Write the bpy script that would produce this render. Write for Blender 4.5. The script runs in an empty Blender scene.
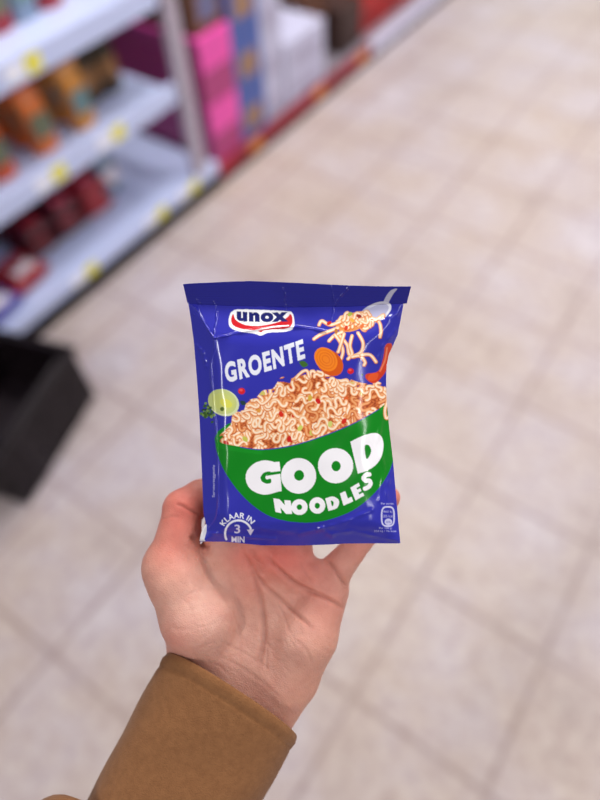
import bpy, bmesh, math, random
import numpy as np
from mathutils import Vector, Matrix

random.seed(7)
rng = np.random.default_rng(11)
scene = bpy.context.scene
COL = scene.collection

# ------------------------------------------------------------------ camera frame
Dn = np.array([27.7, 428, 600.0]); Dn /= np.linalg.norm(Dn)
Ya = np.array([730, -888, 600.0]); Ya -= Dn * (Dn @ Ya); Ya /= np.linalg.norm(Ya)
Za = -Dn
M = np.array([np.cross(Ya, Za), Ya, Za])          # world <- (right, down, forward)
CAM = np.array([0.0, 0.0, 1.4])
F = 600.0

def true_px(p):
    """photo position + depth (px at 0.3 m, towards the viewer) -> true metric px"""
    p = np.asarray(p, float).reshape(-1, 3)
    k = 1 - p[:, 2] / F
    return np.stack([300 + (p[:, 0] - 300) * k, 400 + (p[:, 1] - 400) * k, p[:, 2]], 1)

def to_world(t):
    t = np.asarray(t, float).reshape(-1, 3)
    c = np.stack([(t[:, 0] - 300) * .0005, (t[:, 1] - 400) * .0005, .3 - t[:, 2] * .0005], 1)
    return CAM + c @ M.T

def fg(p):
    return to_world(true_px(p))

# ------------------------------------------------------------------ materials
def s2l(c):
    c = np.asarray(c, float) / 255.0
    return np.where(c <= .04045, c / 12.92, ((c + .055) / 1.055) ** 2.4)

def rgba(c):
    l = s2l(c)
    return (float(l[0]), float(l[1]), float(l[2]), 1.0)

MATS = {}
def mat(name, c, rough=.5, var=.08, scale=30, bump=0.0, bscale=80, spec=.5, metal=0.0, coat=0.0):
    if name in MATS: return MATS[name]
    m = bpy.data.materials.new(name); m.use_nodes = True
    nt = m.node_tree; b = nt.nodes['Principled BSDF']
    tc = nt.nodes.new('ShaderNodeTexCoord')
    n = nt.nodes.new('ShaderNodeTexNoise'); n.inputs['Scale'].default_value = scale; n.inputs['Detail'].default_value = 4
    nt.links.new(tc.outputs['Object'], n.inputs['Vector'])
    r = nt.nodes.new('ShaderNodeValToRGB')
    l = s2l(c)
    r.color_ramp.elements[0].position = .3; r.color_ramp.elements[1].position = .7
    r.color_ramp.elements[0].color = (*(l * (1 - var)), 1); r.color_ramp.elements[1].color = (*np.minimum(l * (1 + var), 1), 1)
    nt.links.new(n.outputs['Fac'], r.inputs['Fac']); nt.links.new(r.outputs['Color'], b.inputs['Base Color'])
    b.inputs['Roughness'].default_value = rough; b.inputs['Specular IOR Level'].default_value = spec
    b.inputs['Metallic'].default_value = metal; b.inputs['Coat Weight'].default_value = coat
    if bump:
        n2 = nt.nodes.new('ShaderNodeTexNoise'); n2.inputs['Scale'].default_value = bscale; n2.inputs['Detail'].default_value = 6
        nt.links.new(tc.outputs['Object'], n2.inputs['Vector'])
        bp = nt.nodes.new('ShaderNodeBump'); bp.inputs['Strength'].default_value = bump; bp.inputs['Distance'].default_value = .002
        nt.links.new(n2.outputs['Fac'], bp.inputs['Height']); nt.links.new(bp.outputs['Normal'], b.inputs['Normal'])
    MATS[name] = m
    return m

# ------------------------------------------------------------------ object helpers
def link(o, parent=None):
    COL.objects.link(o)
    if parent is not None: o.parent = parent
    return o

def tag(o, label=None, cat=None, group=None, kind=None):
    if label: o['label'] = label
    if cat: o['category'] = cat
    if group: o['group'] = group
    if kind: o['kind'] = kind
    return o

def empty(name, loc, rz=0.0):
    o = bpy.data.objects.new(name, None); COL.objects.link(o)
    o.location = loc; o.rotation_euler = (0, 0, rz); o.empty_display_size = .05
    return o

def npmesh(name, verts, quads, material, parent=None, smooth=True, origin=None, colors=None):
    verts = np.asarray(verts, float)
    if origin is not None: verts = verts - np.asarray(origin)
    me = bpy.data.meshes.new(name)
    nv, nq = len(verts), len(quads)
    me.vertices.add(nv); me.vertices.foreach_set('co', verts.astype(np.float32).ravel())
    q = np.asarray(quads, np.int32); k = q.shape[1]
    me.loops.add(nq * k); me.loops.foreach_set('vertex_index', q.ravel())
    me.polygons.add(nq); me.polygons.foreach_set('loop_start', np.arange(nq, dtype=np.int32) * k)
    me.polygons.foreach_set('use_smooth', np.full(nq, smooth, dtype=bool))
    me.update(calc_edges=True); me.validate()
    if colors is not None:
        a = me.color_attributes.new('print', 'FLOAT_COLOR', 'POINT')
        c = np.ones((nv, 4), np.float32); c[:, :3] = colors
        a.data.foreach_set('color', c.ravel())
    o = bpy.data.objects.new(name, me); me.materials.append(material)
    if origin is not None and parent is None: o.location = origin
    return link(o, parent)

def bmobj(name, bm, material, parent=None, smooth=False, bevel=0.0):
    if bevel:
        bmesh.ops.bevel(bm, geom=[e for e in bm.edges], offset=bevel, segments=2, affect='EDGES', profile=.6)
    bmesh.ops.recalc_face_normals(bm, faces=bm.faces)
    me = bpy.data.meshes.new(name); bm.to_mesh(me); bm.free()
    for p in me.polygons: p.use_smooth = smooth
    me.materials.append(material)
    o = bpy.data.objects.new(name, me)
    return link(o, parent)

def add_box(bm, x0, x1, y0, y1, z0, z1):
    vs = [bm.verts.new((x, y, z)) for x in (x0, x1) for y in (y0, y1) for z in (z0, z1)]
    for f in ((0, 1, 3, 2), (4, 6, 7, 5), (0, 4, 5, 1), (2, 3, 7, 6), (0, 2, 6, 4), (1, 5, 7, 3)):
        bm.faces.new([vs[i] for i in f])

def boxes(name, lst, material, parent=None, bevel=0.0):
    bm = bmesh.new()
    for b in lst: add_box(bm, *b)
    return bmobj(name, bm, material, parent, bevel=bevel)

def grid_quads(nv, nu, flip=False):
    j, i = np.meshgrid(np.arange(nv - 1), np.arange(nu - 1), indexing='ij')
    a = (j * nu + i).ravel()
    q = np.stack([a, a + 1, a + nu + 1, a + nu], 1)
    return q[:, ::-1] if flip else q

def copy_tree(root):
    r = root.copy(); COL.objects.link(r)
    for ch in list(root.children):
        c = ch.copy(); COL.objects.link(c); c.parent = r
        for g in list(ch.children):
            d = g.copy(); COL.objects.link(d); d.parent = c
    return r

# ================================================================== THE PACKET
def catmull(pts, n=8, closed=False):
    P = np.asarray(pts, float); N = len(P); out = []
    for i in range(N if closed else N - 1):
        if closed: p = [P[(i + k) % N] for k in (-1, 0, 1, 2)]
        else: p = [P[max(0, i - 1)], P[i], P[i + 1], P[min(N - 1, i + 2)]]
        for t in np.linspace(0, 1, n, endpoint=False):
            out.append(.5 * ((2 * p[1]) + (-p[0] + p[2]) * t + (2 * p[0] - 5 * p[1] + 4 * p[2] - p[3]) * t * t + (-p[0] + 3 * p[1] - 3 * p[2] + p[3]) * t ** 3))
    if not closed: out.append(P[-1])
    return np.array(out)

S = 5; X0, Y0, X1, Y1 = 178, 276, 418, 552
CW, CH = (X1 - X0) * S, (Y1 - Y0) * S
BLUE = (46, 46, 164)
canvas = np.zeros((CH, CW, 3)); canvas[:] = s2l(BLUE)

def window(x0, y0, x1, y1):
    a = max(0, int((x0 - X0) * S)); b = min(CW, int((x1 - X0) * S) + 2)
    c = max(0, int((y0 - Y0) * S)); d = min(CH, int((y1 - Y0) * S) + 2)
    if a >= b or c >= d: return None
    gx = X0 + (np.arange(a, b) + .5) / S; gy = Y0 + (np.arange(c, d) + .5) / S
    return (slice(c, d), slice(a, b)), *np.meshgrid(gx, gy)

def fill(polys, color, clip=None):
    """even-odd fill of one or more closed outlines"""
    if not isinstance(polys, list): polys = [polys]
    allp = np.concatenate(polys)
    w = window(*allp.min(0), *allp.max(0))
    if w is None: return
    sl, gx, gy = w
    ins = np.zeros(gx.shape, bool)
    for P in polys:
        Q = np.roll(P, -1, 0)
        for (ax, ay), (bx, by) in zip(P, Q):
            if ay == by: continue
            c = (ay > gy) != (by > gy)
            ins ^= c & (gx < (bx - ax) * (gy - ay) / (by - ay) + ax)
    if clip is not None: ins &= clip[sl]
    sub = canvas[sl]; sub[ins] = s2l(color) if not callable(color) else color(gx, gy)[ins]

def mask(P):
    m = np.zeros((CH, CW), bool)
    w = window(*P.min(0), *P.max(0)); sl, gx, gy = w
    ins = np.zeros(gx.shape, bool); Q = np.roll(P, -1, 0)
    for (ax, ay), (bx, by) in zip(P, Q):
        if ay == by: continue
        c = (ay > gy) != (by > gy); ins ^= c & (gx < (bx - ax) * (gy - ay) / (by - ay) + ax)
    m[sl] = ins
    return m

def stroke(P, r, cols, clip=None, alpha=1.0):
    """tube-like printed stroke; cols = colours from the rim to the middle"""
    w = window(P[:, 0].min() - r, P[:, 1].min() - r, P[:, 0].max() + r, P[:, 1].max() + r)
    if w is None: return
    sl, gx, gy = w
    d = np.full(gx.shape, 1e9); off = np.zeros(gx.shape)
    for a, b in zip(P[:-1], P[1:]):
        v = b - a; L = max(v @ v, 1e-9)
        t = np.clip(((gx - a[0]) * v[0] + (gy - a[1]) * v[1]) / L, 0, 1)
        dx, dy = gx - a[0] - t * v[0], gy - a[1] - t * v[1]
        dd = np.hypot(dx, dy); m = dd < d
        d[m] = dd[m]; off[m] = (dx * .35 + dy * .9)[m]
    ins = d < r
    if clip is not None: ins &= clip[sl]
    k = np.clip(1 - d / r, 0, 1) * .9 + np.clip(-off / r, -1, 1) * .28 + .1
    k = np.clip(k, 0, 1) * (len(cols) - 1)
    lin = s2l(np.array(cols)); i = np.clip(k.astype(int), 0, len(cols) - 2); f = (k - i)[..., None]
    col = lin[i] * (1 - f) + lin[i + 1] * f
    sub = canvas[sl]; sub[ins] = sub[ins] * (1 - alpha) + col[ins] * alpha

def ell(cx, cy, rx, ry, rot=0, n=40):
    t = np.linspace(0, 2 * np.pi, n, endpoint=False); c, s = math.cos(rot), math.sin(rot)
    x, y = rx * np.cos(t), ry * np.sin(t)
    return np.stack([cx + x * c - y * s, cy + x * s + y * c], 1)

def text_tris(body, bold=0.0, spacing=1.0):
    """letter triangles of the built-in font, x from 0, y up, height of capitals = 1"""
    cu = bpy.data.curves.new('lettering', 'FONT'); cu.body = body; cu.offset = bold; cu.space_character = spacing
    cu.resolution_u = 6; cu.fill_mode = 'FRONT'
    ob = bpy.data.objects.new('lettering', cu); COL.objects.link(ob)
    bpy.context.view_layer.update()
    ev = ob.evaluated_get(bpy.context.evaluated_depsgraph_get()); me = ev.to_mesh()
    v = np.array([x.co[:2] for x in me.vertices]); f = [list(p.vertices) for p in me.polygons]
    ev.to_mesh_clear(); bpy.data.objects.remove(ob); bpy.data.curves.remove(cu)
    v = v - v.min(0)
    return v, f

def put_text(body, color, fn, bold=0.0, spacing=1.0):
    v, f = text_tris(body, bold, spacing)
    v = v / v.max(0)
    p = np.array([fn(x, y) for x, y in v])
    for q in f: fill(p[q], color)

GREEN = (0, 128, 18); WHITE = (244, 240, 244)
# --- the bowl
rim_back = catmull([(215, 437), (219, 430), (228, 423), (236, 421)], 6)
bowl = np.concatenate([catmull([(215, 437), (217, 443), (240, 447.5), (262, 450), (290, 446.5), (320, 437.5), (350, 425.5), (375, 412), (388, 403)], 8),
                       [(402, 395), (402, 455)],
                       catmull([(393.5, 459), (388, 474), (377, 490), (362, 504), (345, 514), (320, 521.5), (295, 522), (272, 517), (255, 507), (240, 493), (228, 477), (221, 464), (216.5, 451)], 8)])
fill(np.array([(214.5, 438), (218, 431), (228, 423.5), (240, 421), (240, 452), (216, 450)]), GREEN)
fill(np.array([(364, 384), (376, 386), (400, 391), (402, 410), (380, 410), (362, 395)]), GREEN)
fill(bowl, GREEN)
# paler light band of the printed bowl
fill(np.array([(217, 448), (240, 452), (262, 454.5), (262, 451), (240, 448), (217, 444)]), (6, 136, 24))

# --- spoon
def spoonhead(gx, gy):
    k = np.clip(((gx - 375) * .5 - (gy - 313) * .8) / 14 + .5, 0, 1)[..., None]
    return s2l((150, 150, 190)) * (1 - k) + s2l((238, 236, 246)) * k
fill(catmull([(397, 288.5), (391, 290), (386, 296), (382, 304), (378, 308), (384, 311), (388, 303), (393, 294)], 5, True), (222, 220, 238))
fill(ell(374, 313.5, 19, 9.5, -.5), spoonhead)
fill(ell(375, 313.0, 15, 6.8, -.5), (190, 188, 218))

# --- noodles
NB = [(190, 84, 38), (230, 142, 84), (246, 188, 136), (253, 218, 182), (255, 240, 222)]
pile = catmull([(220, 442), (226, 434), (231, 428), (233, 417), (243, 416), (247, 406), (256, 402), (263, 395), (273, 393), (281, 382), (292, 383), (300, 376), (309, 374), (318, 375),
                (330, 379), (338, 384), (347, 383), (356, 386), (366, 388), (377, 386), (385, 391), (387, 401), (375, 411), (350, 424.5), (320, 436.5), (290, 445.5), (262, 449), (240, 446.5)], 5, True)
pm = mask(pile)
def pilebase(gx, gy):
    n = (np.sin(gx * 1.3 + np.sin(gy * .9) * 2) * np.cos(gy * 1.1 + gx * .4) * .5 + .5)[..., None]
    return s2l((140, 48, 20)) * (1 - n) + s2l((216, 116, 58)) * n
fill(pile, pilebase)
def squiggle(x, y, ang, n, amp, per):
    """meandering strand: smooth S-bends and open loops"""
    pts = []; ph = random.uniform(0, 6.28)
    for i in range(n):
        ang += random.uniform(-.10, .10)
        h = ang + amp * math.sin(ph + i * 6.283 / per)
        x += math.cos(h); y += math.sin(h)
        pts.append((x, y))
    return np.array(pts)
soft = pm.copy()
for dy in range(0, 24): soft[:-1] |= soft[1:]
low = mask(np.concatenate([catmull([(200, 400), (217, 443), (240, 447), (262, 449.5), (290, 446), (320, 437), (350, 425), (375, 411.5), (389, 403)], 8), [(392, 360), (205, 360)]]))
soft &= low
seeds = []
while len(seeds) < 135:
    x, y = random.uniform(219, 386), random.uniform(378, 448)
    if pm[int((y - Y0) * S), int((x - X0) * S)]: seeds.append((x, y))
seeds.sort(key=lambda s: s[1] + random.uniform(-16, 16))
for i, (x, y) in enumerate(seeds):
    a = random.uniform(0, 6.28)
    P = squiggle(x, y, a, random.randint(22, 42), random.uniform(1.0, 1.9), random.uniform(17, 29))
    dark = random.random() + (i / len(seeds) - .5) * .5
    cols = NB if dark > .42 else [(160, 60, 24), (210, 108, 52), (232, 148, 88), (240, 176, 122)]
    stroke(P, random.uniform(1.8, 2.25), cols, soft)
    if i % 9 == 0:
        c = random.choice([(206, 38, 22), (214, 60, 30), (196, 196, 84), (210, 200, 90), (224, 96, 40), (120, 30, 16)])
        s_ = random.uniform(1.6, 2.9)
        fill(ell(x, y, s_ * 1.25, s_, random.uniform(0, 3)), c, soft)
# bright curls on top of the pile
for i in range(30):
    x, y = seeds[random.randrange(len(seeds))]
    P = squiggle(x, y, random.uniform(-.6, .6) + random.choice([0, math.pi]), random.randint(26, 46), random.uniform(1.3, 2.0), random.uniform(19, 30))
    stroke(P, random.uniform(1.85, 2.2), NB, soft)
for x, y, c in [(262, 393, (206, 190, 96)), (292, 388, (200, 34, 20)), (318, 401, (204, 26, 22)), (352, 384, (214, 206, 120)), (363, 393, (206, 200, 90)), (367, 391, (190, 28, 24)), (300, 428, (202, 204, 96)), (289, 439, (200, 30, 22)),
                (258, 410, (222, 150, 60)), (344, 421, (206, 40, 24)), (336, 433, (208, 44, 26)), (330, 424, (206, 206, 110)), (226, 443, (196, 44, 26)), (310, 398, (212, 170, 60)), (281, 414, (208, 40, 22)), (245, 439, (196, 190, 80))]:
    fill(ell(x, y, 3.2, 2.2, random.uniform(0, 3)), c, soft)
for k_ in range(16):
    q = pile[int((.12 + .62 * k_ / 16) * len(pile))]
    stroke(squiggle(q[0] - 3, q[1] + 3, random.uniform(-1.2, .4), random.randint(12, 22), random.uniform(1.2, 1.9), random.uniform(16, 24)), 1.9, NB, soft)
# single strands leaving the pile
stroke(catmull([(296, 378), (302, 372), (307, 371), (309, 377)], 6), 1.7, NB)
stroke(catmull([(384, 392), (388, 398), (385, 410), (386, 418), (389, 417)], 6), 1.8, NB)
stroke(catmull([(254, 401), (257, 400), (262, 404), (268, 400), (272, 394)], 6), 1.7, NB)
stroke(catmull([(242, 412), (250, 410), (256, 412)], 6), 1.5, NB)
# noodles on the spoon
sb = mask(ell(354, 322, 22, 11, -.25))
fill(ell(352, 322, 17, 9, -.3), (222, 140, 74))
for i in range(30):
    t = random.uniform(0, 6.28); rr = math.sqrt(random.random())
    P = squiggle(353 + 17 * rr * math.cos(t), 322 + 8 * rr * math.sin(t), random.uniform(-.9, .4), random.randint(9, 18), random.uniform(.8, 1.7), 15)
    stroke(P, 1.8, NB)
for pts in ([(319, 325), (322, 321), (330, 325), (340, 322)], [(314, 339), (320, 335), (330, 331), (338, 328)], [(329, 341), (334, 336), (342, 332)], [(335, 335), (340, 342), (343, 351), (341, 359)],
            [(340, 336), (347, 345), (349, 354), (354, 357)], [(352, 336), (350, 346), (352, 354), (348, 359)], [(358, 333), (363, 343), (361, 352), (354, 356)], [(352, 357), (360, 356), (365, 362), (364, 365)],
            [(361, 355), (370, 355), (376, 362)], [(372, 318), (379, 322), (381, 331), (380, 337)], [(376, 320), (383, 315), (383, 317)], [(344, 334), (339, 350), (338, 352)]):
    stroke(catmull(pts, 6), 1.9, NB)
for x, y, c in [(350, 314, (170, 180, 60)), (359, 316, (150, 40, 26)), (329, 323, (206, 40, 26)), (336, 331, (180, 110, 50)), (346, 328, (210, 60, 30)), (352, 320, (240, 170, 70)), (362, 326, (220, 110, 50))]:
    fill(ell(x, y, 2.6, 1.8, random.uniform(0, 3)), c)
# carrot
fill(ell(329.5, 362.5, 15.5, 11.5, .75), (208, 84, 12)); fill(ell(325.8, 359.2, 10.3, 13.2, -.72), (240, 128, 24))
for k in (.78, .55, .32): stroke(np.concatenate([ell(325.8, 359.2, 10.3 * k, 13.2 * k, -.72, 30)] * 1 + [ell(325.8, 359.2, 10.3 * k, 13.2 * k, -.72, 30)[:1]]), .5, [(224, 108, 18), (230, 114, 20)])
# red pepper strip and bits
fill(catmull([(389, 343), (392, 346), (388, 364), (384, 374), (375, 383), (367, 380), (366, 374), (378, 371), (383, 358), (385, 346)], 5, True), (206, 58, 24))
fill(catmull([(370, 374), (378, 373), (376, 380), (368, 380)], 5, True), (226, 84, 34)); stroke(catmull([(387, 348), (385, 360), (380, 371)], 5), 1.0, [(226, 90, 50), (240, 130, 90)])
for x, y, r in [(350.5, 371, 3.3), (241.5, 391, 3.6)]:
    fill(ell(x, y, r, r * .9), (206, 22, 34)); fill(ell(x - .6, y - 1, r * .5, r * .35), (236, 80, 80))
# leaves
for pts, c in [([(299, 362), (304, 361), (308, 365), (303, 367)], (60, 104, 40)), ([(240, 401), (244, 401), (246, 404), (242, 405)], (34, 62, 60)), ([(361, 374), (363, 374), (362, 376)], (60, 100, 50))]:
    fill(catmull(pts, 5, True), c)
# lime half and parsley
fill(ell(223.5, 402.5, 16, 13, .45), (214, 220, 172)); fill(ell(222.3, 401.6, 14.8, 11.9, .45), (196, 204, 128)); fill(ell(223.5, 402.2, 11.5, 8.6, .45), (202, 208, 116)); fill(ell(226, 403, 6.5, 4.0, .45), (218, 216, 84))
fill(ell(222, 409, 2, 2.2), (90, 110, 40))
for i in range(40):
    fill(ell(208 + random.gauss(0, 3.2), 412 + random.gauss(0, 3.6), random.uniform(.8, 1.8), random.uniform(.8, 1.6), random.uniform(0, 3)), random.choice([(52, 88, 34), (86, 124, 50), (34, 60, 26), (120, 150, 70)]))

# --- logo
fill(catmull([(232.5, 311), (238, 309.2), (262, 309.8), (286, 311), (292, 312.5), (294, 319), (294, 326), (290, 330.5), (280, 332), (268, 332.6), (261, 335.5), (254, 333.5), (240, 331.5), (231, 328), (228.5, 322), (230, 314)], 6, True), (250, 248, 250))
fill(catmull([(233, 314), (236, 320), (246, 325), (262, 325.5), (278, 322), (287.5, 317), (290, 313.8), (292.3, 318), (291.5, 325), (286, 328.5), (274, 329.3), (264, 330.3), (261, 332.2), (256, 330.5), (242, 328.8), (233.5, 325.5), (231, 320)], 6, True), (206, 22, 34))
stroke(catmull([(252, 331.5), (270, 327.2), (288, 325.5)], 6), .7, [(250, 246, 248), (250, 246, 248)])
put_text('unox', (24, 28, 104), lambda x, y: (236.5 + x * 51.5, 321.5 - y * 10.2 - math.sin(x * math.pi) * -1.0 + (x - .5) * .6), bold=.066, spacing=1.16)

# --- GROENTE
def groente(x, y):
    bx, by = 226.3 + x * 79.0, 383.2 - x * 24.8 + 1.2 * math.sin(x * math.pi)
    h = 20.6 - .6 * x
    return (bx - y * h * .13, by - y * h * .985)
put_text('GROENTE', (232, 232, 244), groente, bold=.044, spacing=1.16)

# --- GOOD NOODLES
def blob(cx, cy, rx, ry, hx, hy, hrx, hry): fill([ell(cx, cy, rx, ry), ell(hx, hy, hrx, hry)], WHITE)
fill(catmull([(279, 466.5), (274, 462), (264, 460.3), (254, 463.5), (247, 471), (245.8, 480), (250, 488.5), (259, 493.6), (268, 494.3), (281.6, 490.5)], 8), WHITE)
fill(np.array([(279.3, 462.3), (281.6, 491), (262, 494), (262, 462)]), WHITE)
fill(np.array([(274, 462.0), (279.4, 461.6), (280.4, 471.5), (268, 472.5), (268, 466)]), WHITE)
fill(catmull([(270.5, 471.5), (264, 472.5), (260.5, 477), (262, 481.5), (267, 483.6), (270.8, 482.6), (270.6, 478.6), (266.2, 479.2), (265.8, 475.8)], 6, True), GREEN)
fill(np.array([(265.8, 475.9), (281, 473.6), (280.4, 470.9), (269.5, 472.2)]), GREEN)
blob(298.5, 475.8, 17.6, 17.8, 299.0, 475.3, 5.0, 5.3)
blob(335.5, 465.6, 17.6, 17.6, 336.0, 466.0, 4.6, 5.2)
fill([np.concatenate([[(350.3, 441.8)], catmull([(350.4, 441.6), (362, 436), (374, 432.9), (381, 436), (383.4, 445), (381.5, 456), (376, 464.5), (367, 470.5), (357.8, 473.6)], 6)]),
      catmull([(364.6, 446.2), (368.6, 445.2), (371, 450), (369.6, 455.5), (366.2, 458.6)], 6, True)], WHITE)
fill(np.array([(273.2, 498.2), (279.6, 499.2), (284.8, 505.2), (284.2, 500), (290.6, 500.6), (292, 513.8), (286, 513.9), (280.3, 507.4), (281.3, 513.0), (275.4, 511.8)]), WHITE)
blob(299.3, 507.0, 8.2, 7.9, 299.3, 507.0, 2.7, 2.9)
blob(317.2, 505.4, 8.0, 8.2, 317.2, 505.6, 2.6, 3.0)
fill([np.concatenate([[(325.2, 498.6)], catmull([(325.2, 498.4), (332, 496.4), (337.6, 498.6), (339.0, 503), (336.4, 508.2), (328.4, 510.8)], 5)]), catmull([(330.8, 500.6), (333.2, 501.5), (333.4, 504.6), (331.9, 506)], 5, True)], WHITE)
fill(np.array([(339.8, 493.4), (345.2, 490.9), (347.8, 498.4), (351.4, 496.6), (353.2, 501.2), (343.4, 505.6)]), WHITE)
fill(np.array([(350.2, 487.6), (358.6, 482.6), (360.0, 485.8), (356.4, 487.9), (357.2, 489.6), (360.2, 488.0), (361.4, 490.8), (358.4, 492.6), (359.2, 494.4), (362.8, 492.4), (364.2, 495.4), (355.4, 500.4)]), WHITE)
stroke(catmull([(369.2, 474.4), (365.8, 474.8), (363.4, 478.2), (365.8, 480.6), (369.2, 480.6), (370.4, 483.6), (368.2, 487.0), (364.8, 488.6)], 6), 2.15, [WHITE, WHITE])

# --- small print
def arc_text(x, y):
    a = math.radians(-150 + 112 * x) ; r = 16.2 + y * 5.6
    return (238.2 + r * math.cos(a), 534.2 + r * math.sin(a))
put_text('KLAAR IN', (238, 236, 246), arc_text, bold=.02, spacing=1.05)
t = np.radians(np.linspace(-205, -22, 40)); stroke(np.stack([238.3 + 13.3 * np.cos(t), 533.6 + 13.3 * np.sin(t)], 1), 1.05, [(224, 222, 240), (240, 238, 248)])
fill(np.array([(246.8, 529.6), (254.0, 529.2), (250.4, 535.4)]), (214, 206, 232))
put_text('3', (214, 208, 236), lambda x, y: (234.4 + x * 5.6, 533.2 - y * 8.6), bold=.012)
put_text('MIN', (226, 222, 240), lambda x, y: (231.5 + x * 13, 542.6 - y * 6.2), bold=.02)
put_text('Serveersuggestie', (196, 194, 230), lambda x, y: (215.4 - (1 - y) * -.0 - y * 3.2, 497 - x * 32))
t = np.linspace(0, 2 * np.pi, 60); se = np.stack([387.8 + 6.2 * np.sign(np.cos(t)) * np.abs(np.cos(t)) ** .6, 516.4 + 9.6 * np.sign(np.sin(t)) * np.abs(np.sin(t)) ** .6], 1)
stroke(se, .75, [(186, 184, 222), (206, 204, 234)])
fill(ell(388.3, 521.8, 3.8, 3.2), (190, 188, 224))
for i, (tx, x0, w_, y0, h_) in enumerate([('Per portie', 381, 12.5, 505, 2.6), ('860 kJ', 383.3, 9, 513.0, 2.5), ('205 kcal', 383.2, 9.2, 517.2, 2.5), ('10%', 386, 4.6, 523, 2.2), ('Per 100 g:', 379, 13, 529.4, 2.4), ('320 kJ / 76 kcal', 374, 22, 532.4, 2.2)]):
    put_text(tx, (184, 182, 222) if i != 3 else BLUE, lambda x, y, x0=x0, w_=w_, y0=y0, h_=h_: (x0 + x * w_, y0 - y * h_))

def sample(px, py):
    fx = np.clip((px - X0) * S - .5, 1, CW - 3); fy = np.clip((py - Y0) * S - .5, 1, CH - 3)
    ix, iy = fx.astype(int), fy.astype(int); out = 0
    for a in (-1, 0, 1):
        for b in (-1, 0, 1):
            out = out + canvas[iy + a, ix + b]
    return out / 9

# --- shape of the film
LE = np.array([(303, 188.2), (320, 191), (340, 193.6), (360, 195.4), (380, 197), (400, 198.4), (420, 199.6), (460, 201.4), (500, 203), (514, 203.6), (524, 206), (532, 206.4), (538, 204), (543, 199.5)])
RE = np.array([(303, 403.5), (310, 402.5), (320, 400.6), (335, 397.6), (345, 393.2), (355, 388.6), (365, 386.6), (380, 386), (400, 386.6), (430, 389.4), (460, 393), (490, 395.6), (520, 398.2), (543, 400.4)])
BE = np.array([(198, 541.2), (225, 541.4), (245, 543.4), (262, 545), (300, 545.2), (330, 544.2), (345, 543.2), (375, 543), (401, 543.2)])
SE_ = np.array([(182, 302.3), (200, 304.2), (240, 305.6), (300, 306.8), (350, 306), (380, 304.4), (412, 302.6)])   # lower line of the top seal
def smin(a, b, k):
    h = np.clip(.5 + .5 * (b - a) / k, 0, 1)
    return b * (1 - h) + a * h - k * h * (1 - h)
def pdist(px, py, P):
    d = np.full(np.shape(px), 1e9); tt = np.zeros(np.shape(px)); n = len(P) - 1
    for i, (a, b) in enumerate(zip(P[:-1], P[1:])):
        v = b - a; t = np.clip(((px - a[0]) * v[0] + (py - a[1]) * v[1]) / (v @ v), 0, 1)
        dd = np.hypot(px - a[0] - t * v[0], py - a[1] - t * v[1]); m = dd < d
        d[m] = dd[m]; tt[m] = ((i + t) / n)[m]
    return d, tt
CREASE = [  # (polyline, height, sigma)
    (np.array([(196.5, 308), (203, 321), (209, 331), (214, 338)]), 1.5, .85),
    (np.array([(216.5, 312), (216, 322), (214.3, 330), (214, 338)]), 1.1, .8),
    (catmull([(214, 338), (215, 346), (212.5, 356), (211, 366), (211.6, 380), (213.2, 396), (214.8, 416), (216.4, 436), (217.6, 460), (218, 490), (217.6, 512), (214, 522), (206, 531)], 4), 1.5, .9),
    (catmull([(214, 338), (226, 336), (237, 333), (260, 329), (292, 327), (310, 328.5), (326, 331.5)], 4), 1.9, 1.0),
    (catmull([(283, 288), (286, 296), (285, 303), (287, 310)], 4), .8, .8),
    (np.array([(331, 286), (334, 300), (333, 314), (330, 326)]), .8, .9),
    (np.array([(349, 287), (339, 298), (334, 306)]), .7, .9),
    (np.array([(187, 303), (193, 306), (199, 312)]), .8, .9), (np.array([(188, 309), (194, 315)]), .6, .8), (np.array([(197, 300), (200, 306)]), .8, .9), (np.array([(214, 302), (216, 308)]), .8, .9),
    (np.array([(255, 305), (272, 309), (292, 308)]), .5, .9),
    (np.array([(204, 532), (222, 534), (246, 537), (275, 539)]), 1.0, 1.6),
    (np.array([(318, 530), (345, 522), (372, 510)]), .9, 2.2), (np.array([(326, 535), (352, 531), (398, 541)]), 1.2, 2.0), (np.array([(300, 534), (322, 528), (332, 536)]), 1.0, 2.2),
    (np.array([(262, 528), (300, 533), (330, 526)]), .8, 2.5), (np.array([(383, 410), (378, 440), (384, 470), (380, 500)]), .9, 2.4), (np.array([(392, 470), (386, 490), (390, 515)]), .8, 2.0),
    (np.array([(396, 330), (384, 345), (378, 362)]), .9, 2.2), (np.array([(400, 312), (385, 320), (368, 322)]), .7, 2.2), (np.array([(196, 345), (203, 352), (206, 366)]), .9, 1.8),
]
def dents(px, py):
    h = np.zeros(np.shape(px))
    for P, a, s in CREASE:
        d, t = pdist(px, py, P)
        mod = .75 + .35 * np.sin(t * 23 + a * 9)
        h += a * 1.25 * mod * np.exp(-(d / s) ** 2)
    h += .5 * np.sin(px * .09 + 1.3 * np.sin(py * .05)) * np.cos(py * .07 + .6) + .25 * np.sin(px * .21 + py * .13)
    return h
def tilt(py): return 5 - (py - 303) / 240 * 8
def front_w(px, py, L, R, T, B):
    a = (px - L) * .78; b = (R - px) * 1.05
    top = (py - T) * .50 + 1.0; bot = (B - py) * .95
    dome = 15.5 + 5.0 * np.cos((px - 300) / 200 * 2.2) * np.cos((py - 430) / 240 * 2.4)
    w = smin(smin(a, top, 2.2), smin(smin(b, dome, 15), bot, 5), 3.0)
    edge = np.clip(np.minimum(np.minimum(px - L, R - px), B - py) / 4, 0, 1)
    return tilt(py) + np.maximum(w, -1) + dents(px, py) * edge

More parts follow.
